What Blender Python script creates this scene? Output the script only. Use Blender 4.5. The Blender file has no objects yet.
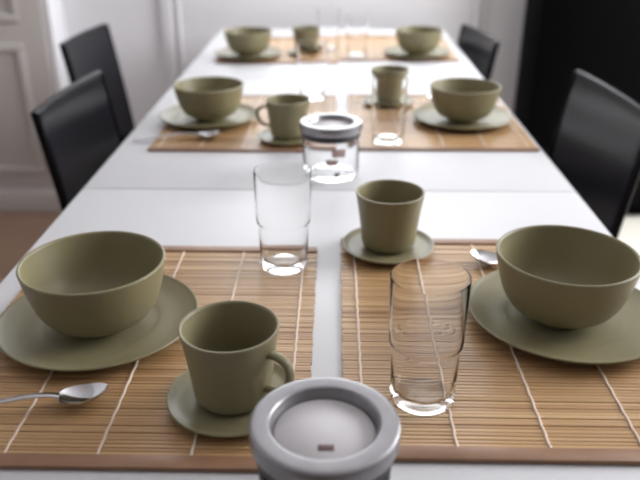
import bpy, bmesh, math, random
from mathutils import Vector, Matrix
from math import sin, cos, pi, radians

random.seed(7)
S = bpy.context.scene
COL = S.collection

# ------------------------------------------------------------------ camera, light, exposure
TOP = 0.74                                   # table top height
cd = bpy.data.cameras.new('camera')
cam = bpy.data.objects.new('camera', cd)
COL.objects.link(cam)
cam.location = (0, 0, 1.18)
cam.rotation_euler = (radians(90 - 25.0), 0, radians(1.13))
cd.sensor_width = 36.0
cd.lens = 733 / 640 * 36.0
cd.clip_start = 0.02
cd.dof.use_dof = True
cd.dof.focus_distance = 0.72
cd.dof.aperture_fstop = 4.5
S.camera = cam

S.view_settings.view_transform = 'Standard'
S.view_settings.look = 'None'
S.view_settings.gamma = 1.0
S.view_settings.use_curve_mapping = False
S.view_settings.exposure = 0.22
S.cycles.filter_width = 2.2                   # the soft lens of the photograph

w = bpy.data.worlds.new('world')
S.world = w
w.use_nodes = True
w.node_tree.nodes['Background'].inputs[0].default_value = (0.93, 0.95, 1.0, 1)
w.node_tree.nodes['Background'].inputs[1].default_value = 0.60


def area_light(name, loc, target, sx, sy, power, color):
    ld = bpy.data.lights.new(name, 'AREA')
    ld.shape = 'RECTANGLE'
    ld.size, ld.size_y = sx, sy
    ld.energy = power
    ld.color = color
    o = bpy.data.objects.new(name, ld)
    COL.objects.link(o)
    o.location = loc
    d = Vector(target) - Vector(loc)
    o.rotation_euler = d.to_track_quat('-Z', 'Y').to_euler()
    return o


# daylight through the window in the right wall
area_light('window_daylight', (2.42, 1.75, 1.75), (0.0, 1.55, 0.9), 1.9, 1.3, 95, (0.95, 0.97, 1.0))
# daylight through the window in the back wall, above the picture
area_light('back_window_daylight', (0.15, 3.0, 1.60), (0.05, 1.0, 0.8), 1.5, 1.2, 24, (0.94, 0.97, 1.0))


# ------------------------------------------------------------------ materials
def new_mat(name):
    m = bpy.data.materials.new(name)
    m.use_nodes = True
    nt = m.node_tree
    return m, nt, nt.nodes['Principled BSDF']


def mix_color(nt, fac, a, b):
    n = nt.nodes.new('ShaderNodeMix')
    n.data_type = 'RGBA'
    nt.links.new(fac, n.inputs['Factor'])
    for sock, v in ((n.inputs['A'], a), (n.inputs['B'], b)):
        if isinstance(v, tuple):
            sock.default_value = (*v, 1)
        else:
            nt.links.new(v, sock)
    return n.outputs['Result']


def noise(nt, scale, detail=2.0, vec=None, rough=0.5):
    n = nt.nodes.new('ShaderNodeTexNoise')
    n.inputs['Scale'].default_value = scale
    n.inputs['Detail'].default_value = detail
    n.inputs['Roughness'].default_value = rough
    if vec is not None:
        nt.links.new(vec, n.inputs['Vector'])
    return n.outputs['Fac']


def obj_coord(nt, scale=None):
    t = nt.nodes.new('ShaderNodeTexCoord').outputs['Object']
    if scale is None:
        return t
    mp = nt.nodes.new('ShaderNodeMapping')
    mp.inputs['Scale'].default_value = scale
    nt.links.new(t, mp.inputs['Vector'])
    return mp.outputs['Vector']


def math_node(nt, op, a, b=None):
    n = nt.nodes.new('ShaderNodeMath')
    n.operation = op
    for i, v in enumerate((a, b)):
        if v is None:
            continue
        if isinstance(v, (int, float)):
            n.inputs[i].default_value = v
        else:
            nt.links.new(v, n.inputs[i])
    return n.outputs[0]


def bump(nt, height, b, strength=0.1, dist=0.001):
    n = nt.nodes.new('ShaderNodeBump')
    n.inputs['Strength'].default_value = strength
    n.inputs['Distance'].default_value = dist
    nt.links.new(height, n.inputs['Height'])
    nt.links.new(n.outputs[0], b.inputs['Normal'])


def plain(name, col, rough=0.5, metal=0.0, var=0.06, nscale=6.0, bumpy=0.0, bscale=200.0, spec=0.5):
    m, nt, b = new_mat(name)
    v = obj_coord(nt)
    f = noise(nt, nscale, 3, v)
    c2 = tuple(c * (1 - var) for c in col)
    nt.links.new(mix_color(nt, f, col, c2), b.inputs['Base Color'])
    b.inputs['Roughness'].default_value = rough
    b.inputs['Metallic'].default_value = metal
    b.inputs['Specular IOR Level'].default_value = spec
    if bumpy:
        bump(nt, noise(nt, bscale, 2, v), b, bumpy)
    return m


def glass_mat(name, tint=(1, 1, 1), rough=0.0, ior=1.4):
    m, nt, b = new_mat(name)
    b.inputs['Base Color'].default_value = (*tint, 1)
    b.inputs['Transmission Weight'].default_value = 1.0
    b.inputs['Roughness'].default_value = rough
    b.inputs['IOR'].default_value = ior
    return m


def bamboo(name, pitch):
    m, nt, b = new_mat(name)
    t = nt.nodes.new('ShaderNodeTexCoord').outputs['Object']
    sep = nt.nodes.new('ShaderNodeSeparateXYZ')
    nt.links.new(t, sep.inputs[0])
    idx = math_node(nt, 'FLOOR', math_node(nt, 'DIVIDE', sep.outputs['Y'], pitch))
    oi = nt.nodes.new('ShaderNodeObjectInfo')
    seed = math_node(nt, 'ADD', idx, math_node(nt, 'MULTIPLY', oi.outputs['Random'], 91.0))
    wn = nt.nodes.new('ShaderNodeTexWhiteNoise')
    wn.noise_dimensions = '1D'
    nt.links.new(seed, wn.inputs['W'])
    wn2 = nt.nodes.new('ShaderNodeTexWhiteNoise')           # neighbouring slats cut from one stem share a tone
    wn2.noise_dimensions = '1D'
    nt.links.new(math_node(nt, 'FLOOR', math_node(nt, 'DIVIDE', seed, 3.0)), wn2.inputs['W'])
    # long grain inside each slat
    comb = nt.nodes.new('ShaderNodeCombineXYZ')
    nt.links.new(math_node(nt, 'MULTIPLY', sep.outputs['X'], 9.0), comb.inputs[0])
    nt.links.new(math_node(nt, 'MULTIPLY', sep.outputs['Y'], 900.0), comb.inputs[1])
    nt.links.new(seed, comb.inputs[2])
    g = noise(nt, 1.0, 3, comb.outputs[0])
    f = math_node(nt, 'ADD', math_node(nt, 'ADD', math_node(nt, 'MULTIPLY', wn.outputs['Value'], 0.40), math_node(nt, 'MULTIPLY', wn2.outputs['Value'], 0.28)),
                  math_node(nt, 'MULTIPLY', g, 0.42))
    cr = nt.nodes.new('ShaderNodeValToRGB')
    e = cr.color_ramp.elements
    e[0].position, e[0].color = 0.10, (0.245, 0.122, 0.050, 1)
    e[1].position, e[1].color = 0.90, (0.570, 0.375, 0.190, 1)
    k = e.new(0.38)
    k.color = (0.405, 0.232, 0.105, 1)
    k = e.new(0.65)
    k.color = (0.485, 0.298, 0.142, 1)
    nt.links.new(f, cr.inputs[0])
    nt.links.new(cr.outputs[0], b.inputs['Base Color'])
    b.inputs['Roughness'].default_value = 0.30
    bump(nt, g, b, 0.08, 0.0005)
    return m


def plank_mat(name):
    m, nt, b = new_mat(name)
    t = nt.nodes.new('ShaderNodeTexCoord').outputs['Object']
    sep = nt.nodes.new('ShaderNodeSeparateXYZ')
    nt.links.new(t, sep.inputs[0])
    idx = math_node(nt, 'FLOOR', math_node(nt, 'DIVIDE', sep.outputs['Y'], 0.11))
    wn = nt.nodes.new('ShaderNodeTexWhiteNoise')
    wn.noise_dimensions = '1D'
    nt.links.new(idx, wn.inputs['W'])
    comb = nt.nodes.new('ShaderNodeCombineXYZ')
    nt.links.new(math_node(nt, 'MULTIPLY', sep.outputs['X'], 3.0), comb.inputs[0])
    nt.links.new(math_node(nt, 'MULTIPLY', sep.outputs['Y'], 60.0), comb.inputs[1])
    nt.links.new(math_node(nt, 'MULTIPLY', wn.outputs['Value'], 30.0), comb.inputs[2])
    g = noise(nt, 1.0, 4, comb.outputs[0])
    f = math_node(nt, 'ADD', math_node(nt, 'MULTIPLY', wn.outputs['Value'], 0.5), math_node(nt, 'MULTIPLY', g, 0.5))
    nt.links.new(mix_color(nt, f, (0.20, 0.115, 0.075), (0.36, 0.235, 0.165)), b.inputs['Base Color'])
    b.inputs['Roughness'].default_value = 0.42
    return m


M_TABLE = plain('white_laminate', (0.60, 0.595, 0.605), 0.46, var=0.02, spec=0.35)
M_CERAMIC = plain('sage_ceramic', (0.225, 0.198, 0.108), 0.42, var=0.05, nscale=25, bumpy=0.03, bscale=120, spec=0.42)
M_GLASS = glass_mat('clear_glass', ior=1.17)
M_JARGLASS = glass_mat('jar_glass', (0.98, 0.98, 0.98), ior=1.15)
M_BAMBOO = bamboo('bamboo_slats', 0.0049)
M_BAMBOO_EDGE = plain('bamboo_edge', (0.31, 0.165, 0.090), 0.45, var=0.35, nscale=45)
M_STRING = plain('cream_string', (0.74, 0.60, 0.48), 0.8)
M_STEEL = plain('polished_steel', (0.62, 0.62, 0.63), 0.16, 1.0)
M_LID = plain('brushed_lid', (0.33, 0.32, 0.33), 0.34, 0.8, var=0.3, nscale=70)
M_FROST = plain('frosted_disc', (0.60, 0.575, 0.58), 0.5, 0.0, var=0.08, nscale=40)
M_DARK = plain('dark_matt', (0.03, 0.026, 0.028), 0.5)
M_MARK = plain('reddish_mark', (0.09, 0.028, 0.027), 0.5)
M_PINK = plain('pinkish_mark', (0.45, 0.31, 0.29), 0.5)
M_LEATHER = plain('black_leather', (0.004, 0.004, 0.007), 0.22, var=0.3, bumpy=0.03, bscale=350, spec=0.16)
M_BLACKWOOD = plain('black_lacquer_wood', (0.010, 0.010, 0.011), 0.4)
M_CAB = plain('matt_black_cabinet', (0.0015, 0.0015, 0.0018), 0.6, spec=0.04)
M_WALL = plain('white_wall_paint', (0.88, 0.87, 0.89), 0.7, var=0.03, nscale=2, bumpy=0.03)
M_WALL_DARKENED = plain('wall_darkened_for_fill', (0.16, 0.155, 0.15), 0.7, var=0.05)
M_TRIM = plain('white_gloss_trim', (0.86, 0.85, 0.87), 0.4, var=0.03)
M_DOOR = plain('greige_door_paint', (0.56, 0.52, 0.49), 0.5, var=0.04, nscale=2)
M_FLOOR = plank_mat('brown_plank_floor')
M_PATCH = plain('cream_patch', (0.86, 0.82, 0.72), 0.95, var=0.1, nscale=80, bumpy=0.5, bscale=400)


# ------------------------------------------------------------------ mesh helpers
def obj(name, bm, m, parent=None, smooth=True, angle=40):
    bmesh.ops.recalc_face_normals(bm, faces=bm.faces)
    me = bpy.data.meshes.new(name)
    bm.to_mesh(me)
    bm.free()
    me.materials.append(m)
    if smooth:
        for p in me.polygons:
            p.use_smooth = True
        me.set_sharp_from_angle(angle=radians(angle))
    o = bpy.data.objects.new(name, me)
    COL.objects.link(o)
    if parent is not None:
        o.parent = parent
    return o


def add_box(bm, lo, hi, bevel=0.0, seg=2):
    r = bmesh.ops.create_cube(bm, size=1.0)
    vs = r['verts']
    for v in vs:
        v.co = Vector([lo[i] + (v.co[i] + 0.5) * (hi[i] - lo[i]) for i in range(3)])
    if bevel:
        es = list({e for v in vs for e in v.link_edges})
        bmesh.ops.bevel(bm, geom=es, offset=bevel, segments=seg, affect='EDGES', profile=0.5)


def box(name, lo, hi, m, parent=None, bevel=0.0, seg=2):
    bm = bmesh.new()
    add_box(bm, lo, hi, bevel, seg)
    return obj(name, bm, m, parent)


def add_lathe(bm, prof, seg=72, close=False):
    """prof: list of (r, z); r == 0 becomes a pole."""
    rings = []
    for r, z in prof:
        if r < 1e-6:
            rings.append([bm.verts.new((0, 0, z))])
        else:
            rings.append([bm.verts.new((r * cos(2 * pi * i / seg), r * sin(2 * pi * i / seg), z)) for i in range(seg)])
    pairs = list(zip(rings, rings[1:]))
    if close:
        pairs.append((rings[-1], rings[0]))
    for a, b in pairs:
        for i in range(seg):
            j = (i + 1) % seg
            if len(a) == 1 and len(b) == 1:
                continue
            if len(a) == 1:
                bm.faces.new((a[0], b[i], b[j]))
            elif len(b) == 1:
                bm.faces.new((a[i], a[j], b[0]))
            else:
                bm.faces.new((a[i], a[j], b[j], b[i]))


def spline(pts, n=6):
    """Catmull-Rom through 2-D points."""
    out = []
    P = [pts[0]] + list(pts) + [pts[-1]]
    for i in range(1, len(P) - 2):
        p0, p1, p2, p3 = P[i - 1:i + 3]
        for k in range(n):
            t = k / n
            out.append(tuple(0.5 * ((2 * p1[a]) + (-p0[a] + p2[a]) * t + (2 * p0[a] - 5 * p1[a] + 4 * p2[a] - p3[a]) * t * t
                                    + (-p0[a] + 3 * p1[a] - 3 * p2[a] + p3[a]) * t ** 3) for a in range(len(p1))))
    out.append(tuple(pts[-1]))
    return out


def add_tube(bm, pts, radii, seg=12, flat=1.0, up=Vector((0, 0, 1))):
    """Swept tube with end caps; flat scales the section across `up`."""
    pts = [Vector(p) for p in pts]
    rings = []
    for i, p in enumerate(pts):
        t = (pts[min(i + 1, len(pts) - 1)] - pts[max(i - 1, 0)]).normalized()
        side = t.cross(up)
        if side.length < 1e-5:
            side = t.cross(Vector((1, 0, 0)))
        side.normalize()
        nrm = side.cross(t).normalized()
        r = radii[i] if isinstance(radii, (list, tuple)) else radii
        rings.append([bm.verts.new(p + side * (r * flat * cos(2 * pi * k / seg)) + nrm * (r * sin(2 * pi * k / seg)))
                      for k in range(seg)])
    for a, b in zip(rings, rings[1:]):
        for i in range(seg):
            j = (i + 1) % seg
            bm.faces.new((a[i], a[j], b[j], b[i]))
    bm.faces.new(rings[0])
    bm.faces.new(rings[-1])


def tag(o, label, cat, group=None):
    o['label'] = label
    o['category'] = cat
    if group:
        o['group'] = group
    return o


def struct(o):
    o['kind'] = 'structure'
    return o


def empty(name, loc=(0, 0, 0), rz=0.0):
    o = bpy.data.objects.new(name, None)
    o.empty_display_size = 0.05
    COL.objects.link(o)
    o.location = loc
    o.rotation_euler = (0, 0, rz)
    return o


def copy_tree(o, parent=None):
    c = o.copy()
    COL.objects.link(c)
    if parent is not None:
        c.parent = parent
    for ch in list(o.children):
        copy_tree(ch, c)
    return c


def place_all(proto, spots, group, cat):
    """spots: (x, y, z, rot, scale, label); the prototype itself takes the first."""
    res = []
    for i, (x, y, z, rz, sc, label) in enumerate(spots):
        o = proto if i == 0 else copy_tree(proto)
        res.append((o, (x, y, z), rz, sc, label))
    for o, loc, rz, sc, label in res:
        o.location = loc
        o.rotation_euler = (0, 0, rz)
        o.scale = (sc, sc, sc)
        tag(o, label, cat, group)
    return [r[0] for r in res]


# ------------------------------------------------------------------ the room
WY = 2.95
struct(box('floor', (-2.4, -1.2, -0.05), (2.4, 3.05, 0.0), M_FLOOR))
BX0, BX1, BZ0, BZ1 = -0.62, 0.92, 0.97, 2.25            # window opening above the table's end
bm = bmesh.new()
add_box(bm, (-2.4, WY, 0.0), (BX0, WY + 0.1, 2.7))
add_box(bm, (BX1, WY, 0.0), (2.4, WY + 0.1, 2.7))
add_box(bm, (BX0, WY, 0.0), (BX1, WY + 0.1, BZ0))
add_box(bm, (BX0, WY, BZ1), (BX1, WY + 0.1, 2.7))
struct(obj('wall_back', bm, M_WALL))
bm = bmesh.new()                                        # window frame in that opening
for lo, hi in (((BX0 + 0.001, BZ0 + 0.001), (BX1 - 0.001, BZ0 + 0.05)), ((BX0 + 0.001, BZ1 - 0.05), (BX1 - 0.001, BZ1 - 0.001)),
               ((BX0 + 0.001, BZ0 + 0.051), (BX0 + 0.05, BZ1 - 0.051)), ((BX1 - 0.05, BZ0 + 0.051), (BX1 - 0.001, BZ1 - 0.051))):
    add_box(bm, (lo[0], WY + 0.005, lo[1]), (hi[0], WY + 0.04, hi[1]), 0.004)
struct(obj('window_1', bm, M_TRIM))
struct(box('wall_left', (-2.5, -1.2, 0.0), (-2.4, 3.05, 2.7), M_WALL))
bm = bmesh.new()                                        # right wall with a window opening
WY0, WY1, WZ0, WZ1 = 0.6, 2.5, 1.0, 2.3
add_box(bm, (2.4, -1.2, 0), (2.5, WY0, 2.7))
add_box(bm, (2.4, WY1, 0), (2.5, 3.05, 2.7))
add_box(bm, (2.4, WY0, 0), (2.5, WY1, WZ0))
add_box(bm, (2.4, WY0, WZ1), (2.5, WY1, 2.7))
struct(obj('wall_right', bm, M_WALL))

struct(box('ceiling', (-2.5, -1.2, 2.7), (2.5, 3.05, 2.8), M_WALL))
struct(box('wall_front', (-2.5, -1.3, 0), (2.5, -1.2, 2.8), M_WALL_DARKENED))  # unseen wall behind the camera, coloured dark to cut the fill light
# vertical mouldings on the back wall
for i, (x, wd) in enumerate(((-0.655, 0.045), (0.545, 0.028))):
    bm = bmesh.new()
    add_box(bm, (x - wd / 2, WY - 0.018, 0.0), (x + wd / 2, WY - 0.0005, 2.7), 0.006, 3)
    add_box(bm, (x + wd / 2 + 0.012, WY - 0.010, 0.0), (x + wd / 2 + 0.03, WY - 0.0005, 2.7), 0.004, 2)
    struct(obj('trim_%d' % (i + 1), bm, M_TRIM))
bm = bmesh.new()
add_box(bm, (-1.02, WY - 0.02, 0.0), (0.70, WY - 0.0005, 0.09), 0.005, 2)
struct(obj('baseboard_back', bm, M_TRIM))

# panelled grey-beige door front on the left, standing proud of the wall
DX1, DX0, DY = -1.085, -2.05, 2.79
door = struct(box('door_1', (DX0, DY, 0.10), (DX1, WY - 0.0005, 2.3), M_DOOR, bevel=0.006))
for z0, z1 in ((0.17, 0.685), (0.765, 2.15)):
    x0, x1 = DX0 + 0.13, DX1 - 0.085
    bm = bmesh.new()
    fw = 0.03                                           # moulding frame around the panel
    add_box(bm, (x0, DY - 0.012, z0), (x1, DY - 0.0003, z0 + fw), 0.005)
    add_box(bm, (x0, DY - 0.012, z1 - fw), (x1, DY - 0.0003, z1), 0.005)
    add_box(bm, (x0, DY - 0.0115, z0 + 0.002), (x0 + fw, DY - 0.0003, z1 - 0.002), 0.005)
    add_box(bm, (x1 - fw, DY - 0.0115, z0 + 0.002), (x1, DY - 0.0003, z1 - 0.002), 0.005)
    obj('panel_moulding', bm, M_DOOR, door)
obj_p = box('door_plinth', (DX0, DY - 0.018, 0.0), (DX1, WY - 0.001, 0.0985), M_DOOR, door, bevel=0.006)
struct(box('trim_3', (DX1 + 0.001, DY + 0.01, 0.0), (DX1 + 0.028, WY - 0.001, 2.35), M_TRIM, bevel=0.004))

# ------------------------------------------------------------------ black cabinet on the right
cab = empty('tall_cabinet', (0, 0, 0))
tag(cab, 'tall matt black cabinet against the back wall on the right, behind the chairs', 'cabinet')
box('carcass', (0.73, 2.745, 0.06), (1.75, 2.944, 2.25), M_CAB, cab, 0.003)
box('plinth', (0.75, 2.775, 0.0), (1.73, 2.935, 0.0595), M_CAB, cab)
for x0, x1, hx in ((0.732, 1.238, 1.20), (1.242, 1.748, 1.28)):
    d = box('cabinet_door', (x0, 2.722, 0.065), (x1, 2.7445, 2.245), M_CAB, cab, 0.003)
    bm = bmesh.new()
    add_tube(bm, [(hx, 2.722, 1.45), (hx, 2.70, 1.45), (hx, 2.70, 1.65), (hx, 2.722, 1.65)], 0.005, 10, up=Vector((1, 0, 0)))
    obj('handle', bm, M_CAB, d)

# ------------------------------------------------------------------ cream rug added where the floor shows bright at the right
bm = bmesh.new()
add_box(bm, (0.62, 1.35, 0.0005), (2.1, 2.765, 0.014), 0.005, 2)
tag(obj('patch', bm, M_PATCH), 'pale cream patch on the floor beyond the right side of the table', 'patch')

# ------------------------------------------------------------------ dining table
table = empty('dining_table', (-0.009, 1.53, 0))
tag(table, 'long white dining table with seams across its top, set for six', 'table')
TX0, TX1 = -0.411, 0.411                                # local
for y0, y1 in ((0.27, 1.1395), (1.1415, 2.0100), (2.0120, 2.80)):
    box('tabletop', (TX0, y0 - 1.53, TOP - 0.028), (TX1, y1 - 1.53, TOP), M_TABLE, table, 0.002, 3)
bm = bmesh.new()
for sx in (-1, 1):
    add_box(bm, (sx * 0.36 - 0.011, -1.2, TOP - 0.105), (sx * 0.36 + 0.011, 1.21, TOP - 0.0285), 0.002)
for y in (-1.2, 1.21):
    add_box(bm, (-0.345, y - 0.011, TOP - 0.105), (0.345, y + 0.011, TOP - 0.0285), 0.002)
obj('apron', bm, M_TABLE, table)
for sx in (-1, 1):
    for y in (-1.215, 1.225):
        box('leg', (sx * 0.372 - 0.028, y - 0.028, 0.0), (sx * 0.372 + 0.028, y + 0.028, TOP - 0.0285), M_TABLE, table, 0.003)


# ------------------------------------------------------------------ black leather chairs
def make_chair():
    r = empty('dining_chair')
    W = 0.37
    # backrest: leaning, slightly dished leather panel; local front is +x
    bm = bmesh.new()
    nz, ny = 14, 14
    z0, z1 = 0.43, 0.822

    def cx(z, y):
        t = (z1 - z) / (z1 - z0)
        return 0.052 * t - 0.010 * (1 - (2 * y / W) ** 2) - 0.006 * (1 - t) ** 3
    th = 0.015
    front, back = [], []
    for iz in range(nz + 1):
        rowf, rowb = [], []
        for iy in range(ny + 1):
            y = -W / 2 + W * iy / ny
            z = z0 + (z1 - z0) * iz / nz
            rowf.append(bm.verts.new((cx(z, y), y, z)))
            rowb.append(bm.verts.new((cx(z, y) - th, y, z)))
        front.append(rowf)
        back.append(rowb)
    for iz in range(nz):
        for iy in range(ny):
            bm.faces.new((front[iz][iy], front[iz][iy + 1], front[iz + 1][iy + 1], front[iz + 1][iy]))
            bm.faces.new((back[iz][iy], back[iz + 1][iy], back[iz + 1][iy + 1], back[iz][iy + 1]))
    for iz in range(nz):
        for iy in (0, ny):
            bm.faces.new((front[iz][iy], front[iz + 1][iy], back[iz + 1][iy], back[iz][iy]))
    for iy in range(ny):
        for iz in (0, nz):
            bm.faces.new((front[iz][iy], back[iz][iy], back[iz][iy + 1], front[iz][iy + 1]))
    bmesh.ops.recalc_face_normals(bm, faces=bm.faces)
    es = [e for e in bm.edges if len(e.link_faces) == 2 and e.calc_face_angle(0) > 1.0]
    bmesh.ops.bevel(bm, geom=es, offset=0.005, segments=3, affect='EDGES', profile=0.5)
    bk = obj('backrest', bm, M_LEATHER, r, angle=60)
    # piping round the edge of the panel
    bm = bmesh.new()
    pts = []
    for k in range(13):
        z = z0 + 0.02 + (z1 - 0.004 - z0 - 0.02) * k / 12
        pts.append((cx(z, -W / 2) + 0.0, -W / 2 + 0.003, z))
    for k in range(1, 12):
        y = -W / 2 + W * k / 12
        pts.append((cx(z1, y), y, z1 - 0.003))
    for k in range(13):
        z = z1 - 0.004 - (z1 - 0.004 - z0 - 0.02) * k / 12
        pts.append((cx(z, W / 2) + 0.0, W / 2 - 0.003, z))
    add_tube(bm, pts, 0.003, 8, up=Vector((1, 0, 0)))
    obj('piping', bm, M_LEATHER, bk)
    # seat cushion
    bm = bmesh.new()
    add_box(bm, (0.056, -W / 2 - 0.005, 0.415), (0.455, W / 2 + 0.005, 0.47), 0.018, 4)
    obj('seat', bm, M_LEATHER, r)
    for sy in (-1, 1):
        bm = bmesh.new()
        add_box(bm, (0.405, sy * 0.172 - 0.018, 0.0), (0.441, sy * 0.172 + 0.018, 0.4145), 0.003)
        obj('leg', bm, M_BLACKWOOD, r)
        bm = bmesh.new()
        add_box(bm, (0.012, sy * 0.172 - 0.018, 0.0), (0.048, sy * 0.172 + 0.018, 0.4295), 0.003)
        obj('leg', bm, M_BLACKWOOD, r)
    return r


chair = make_chair()
place_all(chair, [
    (-0.535, 1.495, 0, radians(-2.0), 1, 'black leather dining chair at the left table edge, nearer and overlapping the other one'),
    (-0.722, 2.195, 0, radians(-2.3), 1, 'black leather dining chair at the left table edge, partly hidden behind a nearer chair'),
    (0.561, 1.508, 0, radians(182.5), 1, 'black leather dining chair with a bluish sheen, in front of the black cabinet'),
    (0.455, 2.430, 0, radians(187.5), 0.96, 'small distant black chair against the white wall, beside the far right setting'),
], 'black leather chairs around the table', 'chair')


COL.objects['dining_chair.002'].scale = (1, 1.12, 1)


# ------------------------------------------------------------------ bamboo placemats
def make_mat(wd, ln):
    r = empty('placemat')
    th = 0.0032
    bm = bmesh.new()
    pitch = 0.0049
    n = int((ln - 0.034) / pitch)
    k0 = -n // 2
    for k in range(k0, k0 + n):
        y0 = k * pitch + 0.0003
        y1 = (k + 1) * pitch - 0.0003
        j = random.uniform(-0.0006, 0.0006)
        t = th + random.uniform(-0.0005, 0.0003)
        # low rounded slat: a five-point section
        sec = [(y0, 0.0), (y0, t * 0.88), (y0 + 0.0011, t), (y1 - 0.0011, t), (y1, t * 0.88), (y1, 0.0)]
        a = [bm.verts.new((-wd / 2 + j, y, z)) for y, z in sec]
        b = [bm.verts.new((wd / 2 + j, y, z)) for y, z in sec]
        for i in range(len(sec)):
            i2 = (i + 1) % len(sec)
            bm.faces.new((a[i], a[i2], b[i2], b[i]))
        bm.faces.new(a)
        bm.faces.new(list(reversed(b)))
    obj('slats', bm, M_BAMBOO, r, angle=20)
    ys = k0 * pitch
    ye = (k0 + n) * pitch
    for y0, y1 in ((ys - 0.0165, ys - 0.0005), (ye + 0.0005, ye + 0.0165)):
        box('edge_slat', (-wd / 2, y0, 0.0), (wd / 2, y1, 0.0048), M_BAMBOO_EDGE, r, 0.0012, 2)
    for k in range(5):
        x = -wd / 2 + 0.018 + (wd - 0.036) * k / 4
        bm = bmesh.new()
        m = 2 * n
        pts = []
        for q in range(m + 1):
            y = ys + (ye - ys) * q / m
            pts.append((x + 0.0003 * sin(q * 0.7 + k), y, th + 0.0002 + (0.0004 if q % 2 else -0.0004)))
        add_tube(bm, pts, 0.0010, 6, flat=1.4)
        obj('binding_string', bm, M_STRING, r)
    return r, (ys - 0.0165, ye + 0.0165)


MW, ML = 0.362, 0.440
mat0, (my0, my1) = make_mat(MW, ML)
MZ = TOP + 0.0004


def mat_at(x0, yfront):
    return x0 + MW / 2, yfront - my0, MZ


mats = []
for (x0, yf, rz, lb) in (
        (-0.0215 - MW, 0.476, 0.0, 'bamboo placemat in the foreground left, under a spoon lying beside a plate'),
        (0.0108, 0.491, 0.0, 'bamboo placemat in the foreground right, holding the nearest drinking glass'),
        (-0.357, 1.336, 0.0, 'pale bamboo placemat at the middle left setting, beside the nearer left chair'),
        (0.032, 1.349, 0.0, 'pale bamboo placemat at the middle right setting, beside the chair with bluish sheen'),
        (-0.352, 2.160, 0.0, 'far pale bamboo placemat at the back left of the table'),
        (0.010, 2.200, 0.0, 'far pale bamboo placemat at the back right of the table')):
    mats.append((*mat_at(x0, yf), rz, 1, lb))
place_all(mat0, mats, 'bamboo placemats on the table', 'placemat')
COL.objects['placemat.001'].scale = (1, 1.035, 1)
COL.objects['placemat.001'].location.y += 0.008
ON = MZ + 0.0037                                        # what stands on a placemat


# ------------------------------------------------------------------ stoneware
def make_bowl():
    outer = [(0.0, 0.003), (0.026, 0.003), (0.028, 0.0), (0.0320, 0.0), (0.0330, 0.0015), (0.0335, 0.0090)]
    wall = spline([(0.0335, 0.0090), (0.0420, 0.0102), (0.0530, 0.0150), (0.0605, 0.0245), (0.0660, 0.036), (0.0715, 0.055), (0.0750, 0.072), (0.0768, 0.0815)], 5)
    rim = [(0.0771, 0.0833), (0.0764, 0.0846), (0.0750, 0.0850), (0.0738, 0.0842), (0.0731, 0.0825)]
    inner = spline([(0.0731, 0.0825), (0.0712, 0.072), (0.0675, 0.055), (0.0620, 0.038), (0.0540, 0.0250), (0.0420, 0.0160),
                    (0.025, 0.0125), (0.0, 0.0120)], 5)
    bm = bmesh.new()
    add_lathe(bm, outer + wall[1:] + rim + inner[1:], 96)
    for v in bm.verts:
        v.co.z *= 0.92
    return obj('bowl', bm, M_CERAMIC, angle=50)


def make_plate(name, R, h, foot):
    t = 0.0045
    p = [(0.0, 0.0025), (foot - 0.006, 0.0025), (foot - 0.004, 0.0), (foot, 0.0), (foot + 0.003, 0.0025)]
    p += spline([(foot + 0.003, 0.0025), (foot + (R - foot) * 0.5, h * 0.36), (R - 0.004, h - 0.0035), (R - 0.0006, h - 0.0012)], 5)[1:]
    p += [(R, h - 0.0003), (R - 0.0006, h + 0.0006), (R - 0.002, h + 0.0007)]
    p += spline([(R - 0.002, h + 0.0007), (R - 0.008, h - 0.0022), (foot + (R - foot) * 0.48, h * 0.36 + t * 0.8), (foot + 0.002, 0.0072),
                 (foot - 0.012, 0.0058), (0.0, 0.0056)], 5)[1:]
    bm = bmesh.new()
    add_lathe(bm, p, 96)
    return obj(name, bm, M_CERAMIC, angle=50)


def make_mug():
    outer = [(0.0, 0.003), (0.023, 0.003), (0.025, 0.0), (0.0280, 0.0), (0.0290, 0.0035)]
    wall = spline([(0.0290, 0.0035), (0.0342, 0.0058), (0.0362, 0.0115), (0.0382, 0.030), (0.0412, 0.055), (0.0442, 0.076), (0.0453, 0.0825)], 5)
    rim = [(0.0456, 0.0840), (0.0450, 0.0853), (0.0438, 0.0855), (0.0427, 0.0845), (0.0422, 0.0828)]
    inner = spline([(0.0422, 0.0828), (0.0408, 0.074), (0.0376, 0.052), (0.0350, 0.028), (0.0325, 0.013), (0.026, 0.0075), (0.012, 0.006), (0.0, 0.006)], 5)
    bm = bmesh.new()
    add_lathe(bm, outer + wall[1:] + rim + inner[1:], 80)
    for v in bm.verts:
        v.co.z *= 0.93
    mug = obj('mug', bm, M_CERAMIC, angle=50)
    bm = bmesh.new()
    path = spline([(0.0415, 0, 0.0655), (0.052, 0, 0.0660), (0.0610, 0, 0.0605), (0.0638, 0, 0.0490), (0.0598, 0, 0.0355),
                   (0.0500, 0, 0.0270), (0.0378, 0, 0.0245)], 5)
    add_tube(bm, path, 0.0030, 12, flat=1.2, up=Vector((0, 1, 0)))
    # section is flattened across the loop: swap so the strap is wide in y
    for v in bm.verts:
        v.co.y *= 1.7
        v.co.z *= 0.93
    obj('handle', bm, M_CERAMIC, mug, angle=70)
    return mug


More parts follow.
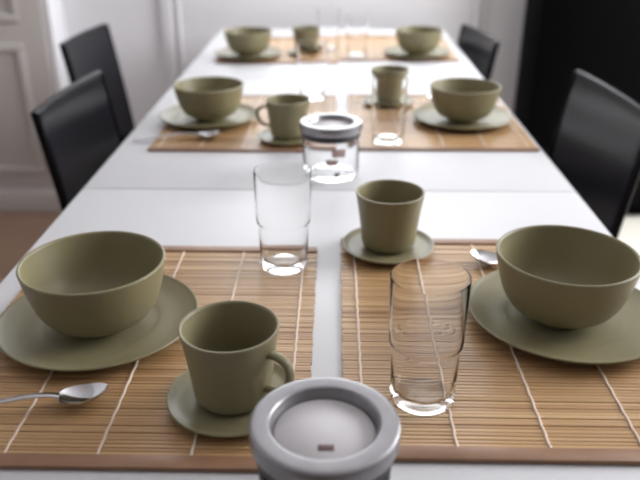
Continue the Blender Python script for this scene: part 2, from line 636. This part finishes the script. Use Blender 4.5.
PL = 0.0064                                             # well of plate / saucer
r2, r3 = 0.96, 0.93
plate = make_plate('plate', 0.109, 0.0155, 0.066)
place_all(plate, [
    (-0.2600, 0.7020, ON, 0.0, 1, 'sage green plate in the foreground under the nearest left bowl'),
    (0.2630, 0.7245, ON, 0.5, 1, 'sage green plate in the foreground under the nearest right bowl'),
    (-0.2690, 1.5440, ON, 1.0, r2, 'sage green plate at the middle left setting, beside a mug with its handle turned left'),
    (0.2740, 1.5450, ON, 1.5, r2, 'sage green plate at the middle right setting, under a bowl near the bluish chair'),
    (-0.2620, 2.2500, ON, 2.0, r3, 'small distant sage green plate at the far left setting'),
    (0.2510, 2.2800, ON, 2.5, r3, 'small distant sage green plate at the far right setting'),
], 'sage green plates', 'plate')

bowl = make_bowl()
place_all(bowl, [
    (-0.2580, 0.6985, ON + PL, 0.0, 1, 'large looking sage green bowl in the foreground, on the plate left of the jar'),
    (0.2572, 0.7260, ON + PL, 0.5, 1, 'large looking sage green bowl in the foreground, on the plate behind the right spoon tip'),
    (-0.2650, 1.5350, ON + PL * r2, 1.0, r2, 'sage green bowl on the middle left plate, in front of the nearer left chair'),
    (0.2745, 1.5340, ON + PL * r2, 1.5, r2, 'sage green bowl on the middle right plate, below the small distant black chair'),
    (-0.2590, 2.2400, ON + PL * r3, 2.0, r3, 'smallest looking sage green bowl, on the far left plate by the back wall'),
    (0.2530, 2.2700, ON + PL * r3, 2.5, r3, 'smallest looking sage green bowl, on the far right plate near the distant chair'),
], 'sage green bowls', 'bowl')

saucer = make_plate('saucer', 0.0625, 0.0105, 0.038)
SPOT = [(-0.0935, 0.5670, radians(-28), 1), (0.0750, 0.9050, radians(80), 1), (-0.0910, 1.4060, radians(172), r2),
        (0.1270, 1.6900, radians(62), r2), (-0.0870, 2.2900, radians(95), r3)]
place_all(saucer, [(x, y, ON, rz, s, lb) for (x, y, rz, s), lb in zip(SPOT, (
    'sage green saucer in the foreground, under the mug beside the lidded jar',
    'sage green saucer on the back corner of the foreground right placemat',
    'sage green saucer under the mug with its handle turned left, behind the distant jar',
    'sage green saucer behind the glass at the middle right setting',
    'small distant sage green saucer beside the far left plate'))], 'sage green saucers', 'saucer')
mug = make_mug()
place_all(mug, [(x, y, ON + PL * s, rz, s, lb) for (x, y, rz, s), lb in zip(SPOT, (
    'sage green mug in the foreground with its handle towards the lidded jar',
    'sage green mug with no handle showing, between the two foreground drinking glasses',
    'sage green mug with its handle turned left, beside the middle left bowl',
    'sage green mug seen through the drinking glass at the middle right setting',
    'small distant sage green mug beside the far left bowl'))], 'sage green mugs', 'mug')


# ------------------------------------------------------------------ drinking glasses with a stepped waist
def make_glass():
    H = 0.128
    prof = [(0.0, 0.0018), (0.020, 0.0014), (0.0255, 0.0), (0.0285, 0.0006), (0.0300, 0.003),
            (0.0302, 0.012), (0.0310, 0.054), (0.0314, 0.0582), (0.0332, 0.0610), (0.0336, 0.0638), (0.0338, 0.078), (0.0350, H - 0.0012),
            (0.0349, H - 0.0003), (0.0344, H), (0.0339, H - 0.0003), (0.0338, H - 0.0012),
            (0.0327, 0.078), (0.0324, 0.0655), (0.0318, 0.0630), (0.0301, 0.0602), (0.0297, 0.053), (0.0288, 0.018), (0.0270, 0.012), (0.020, 0.0088), (0.0, 0.0082)]
    bm = bmesh.new()
    add_lathe(bm, prof, 80)
    return obj('drinking_glass', bm, M_GLASS, angle=50)


glass = make_glass()
place_all(glass, [
    (0.0870, 0.5790, ON, 0, 1.03, 'clear stepped drinking glass nearest the camera, on the foreground right placemat'),
    (-0.0635, 0.8560, ON, 0, 1.03, 'clear stepped drinking glass at the back corner of the foreground left placemat'),
    (0.1060, 1.4000, ON, 0, 1, 'clear drinking glass in front of the mug at the middle right setting'),
    (-0.0530, 1.7420, ON, 0, 1.03, 'clear drinking glass at the back corner of the middle left placemat, behind the distant jar'),
    (-0.0200, 2.3600, ON, 0, 1, 'faint clear drinking glass at the far left setting, beside the small distant mug'),
    (0.0660, 2.2450, ON, 0, 1, 'faint clear drinking glass at the far right setting, left of the far bowl'),
], 'clear drinking glasses', 'drinking glass')


# ------------------------------------------------------------------ lidded glass jars
def make_jar():
    r = empty('storage_jar')
    hb = 0.0725
    prof = [(0.0, 0.004), (0.036, 0.003), (0.042, 0.0), (0.046, 0.001), (0.0485, 0.005), (0.0495, 0.012), (0.0495, hb - 0.006),
            (0.0485, hb), (0.0465, hb), (0.0460, hb - 0.006), (0.0460, 0.015), (0.0440, 0.010), (0.036, 0.0085), (0.0, 0.008)]
    bm = bmesh.new()
    add_lathe(bm, prof, 80)
    obj('jar_body', bm, M_JARGLASS, r, angle=50)
    bm = bmesh.new()
    add_lathe(bm, [(0.0445, hb + 0.0003), (0.0505, hb + 0.0003), (0.0516, hb + 0.002), (0.0516, hb + 0.0085), (0.0505, hb + 0.0098), (0.0445, hb + 0.0098)], 80, close=True)
    obj('dark_band', bm, M_DARK, r, angle=50)  # dark ring between the jar body and the lid
    z = hb + 0.010
    bm = bmesh.new()
    add_lathe(bm, [(0.0, z - 0.004), (0.0425, z - 0.004), (0.0435, z), (0.0515, z), (0.0540, z + 0.0008), (0.0546, z + 0.0022), (0.0549, z + 0.0128), (0.0543, z + 0.0152), (0.0530, z + 0.0161), (0.0520, z + 0.0163),
                   (0.0500, z + 0.0163), (0.0420, z + 0.0162), (0.0410, z + 0.0161), (0.0400, z + 0.0154), (0.0393, z + 0.0142), (0.0380, z + 0.0070), (0.0374, z + 0.0062), (0.0, z + 0.0062)], 96)
    lid = obj('lid', bm, M_LID, r, angle=40)
    bm = bmesh.new()
    add_lathe(bm, [(0.0, z + 0.0064), (0.0358, z + 0.0064), (0.0364, z + 0.0070), (0.0358, z + 0.0077), (0.0, z + 0.0079)], 80)
    disc = obj('lid_disc', bm, M_FROST, lid, angle=50)
    disc['label'] = 'pale matt disc sunk in the lid'
    mk = box('small_mark', (-0.0045, -0.0225, z + 0.0078), (0.0070, -0.0160, z + 0.0083), M_MARK, lid, 0.0002)  # small reddish brown rectangle on the lid disc
    mk['label'] = 'small reddish brown mark'
    # small coloured marks on the jar front
    bm = bmesh.new()
    for (a0, a1, z0, z1) in ((-100, -72, 0.048, 0.062), (-112, -88, 0.033, 0.044)):
        n = 10
        lo = [bm.verts.new((0.0498 * cos(radians(a0 + (a1 - a0) * i / n)), 0.0498 * sin(radians(a0 + (a1 - a0) * i / n)), z0)) for i in range(n + 1)]
        hi = [bm.verts.new((0.0498 * cos(radians(a0 + (a1 - a0) * i / n)), 0.0498 * sin(radians(a0 + (a1 - a0) * i / n)), z1)) for i in range(n + 1)]
        for i in range(n):
            bm.faces.new((lo[i], lo[i + 1], hi[i + 1], hi[i]))
    lb = obj('jar_mark', bm, M_PINK, r)
    lb['label'] = 'pinkish brown mark on the jar'
    bm = bmesh.new()
    n = 4
    lo = [bm.verts.new((0.0499 * cos(radians(-94 + 9 * i / n)), 0.0499 * sin(radians(-94 + 9 * i / n)), 0.013)) for i in range(n + 1)]
    hi = [bm.verts.new((0.0499 * cos(radians(-94 + 9 * i / n)), 0.0499 * sin(radians(-94 + 9 * i / n)), 0.021)) for i in range(n + 1)]
    for i in range(n):
        bm.faces.new((lo[i], lo[i + 1], hi[i + 1], hi[i]))
    obj('small_mark', bm, M_DARK, r)
    return r


jar = make_jar()
place_all(jar, [
    (-0.0050, 0.4235, TOP + 0.0003, 0, 1, 'clear jar with grey recessed lid in the foreground, at the near edge of the table'),
    (-0.0050, 1.2150, TOP + 0.0003, radians(12), 0.98, 'clear jar with grey lid in the middle of the table, between the placemat rows'),
], 'lidded glass jars', 'jar')


# ------------------------------------------------------------------ spoons
def make_spoon():
    r = empty('spoon')
    # bowl of the spoon: a dished oval with thickness, local +x is the tip
    bm = bmesh.new()
    L, Wd, D = 0.047, 0.034, 0.0085
    n, k = 14, 40
    tops, bots = [], []

    def pt(u, a, off):
        x = 0.5 * L * u * cos(a)
        y = 0.5 * Wd * u * sin(a) * (1.0 - 0.18 * cos(a))
        z = 0.0105 - D * (1 - u * u) ** 0.9 + 0.20 * max(0.0, x) * u - off
        return (x, y, z)
    top_c = bm.verts.new(pt(0, 0, 0))
    bot_c = bm.verts.new(pt(0, 0, 0.0013))
    for i in range(1, n + 1):
        u = i / n
        tops.append([bm.verts.new(pt(u, 2 * pi * q / k, 0)) for q in range(k)])
        bots.append([bm.verts.new(pt(u, 2 * pi * q / k, 0.0013)) for q in range(k)])
    for rows, c in ((tops, top_c), (bots, bot_c)):
        for q in range(k):
            bm.faces.new((c, rows[0][q], rows[0][(q + 1) % k]))
        for a, b in zip(rows, rows[1:]):
            for q in range(k):
                bm.faces.new((a[q], b[q], b[(q + 1) % k], a[(q + 1) % k]))
    for q in range(k):
        bm.faces.new((tops[-1][q], bots[-1][q], bots[-1][(q + 1) % k], tops[-1][(q + 1) % k]))
    obj('spoon_bowl', bm, M_STEEL, r, angle=50)
    bm = bmesh.new()
    path = spline([(-0.0215, 0, 0.0104), (-0.030, 0, 0.0122), (-0.050, 0, 0.0130), (-0.085, 0, 0.0092), (-0.125, 0, 0.0026), (-0.150, 0, 0.0022)], 6)
    m = len(path)
    rad = [0.0014 + 0.0004 * i / m for i in range(m)]
    add_tube(bm, path, rad, 12, flat=2.6)
    obj('handle', bm, M_STEEL, r, angle=60)
    return r


spoon = make_spoon()
spoons = place_all(spoon, [
    (-0.2345, 0.5600, ON - 0.0003, radians(6), 1, 'polished steel spoon in the foreground, on the near side of the left plate'),
    (0.2040, 0.8640, ON - 0.0003, radians(165), 1, 'polished steel spoon tip showing behind the foreground right bowl'),
    (-0.2500, 1.4080, ON - 0.0003, radians(6), 1, 'steel spoon on the near side of the middle left plate'),
    (0.2400, 1.7000, ON - 0.0003, radians(172), 1, 'steel spoon lying behind the middle right bowl and plate'),
], 'steel spoons', 'spoon')

spoons[0].rotation_euler = (radians(-7), 0, radians(11))       # rests rolled a little away from the camera
spoons[0].location.z += 0.0024
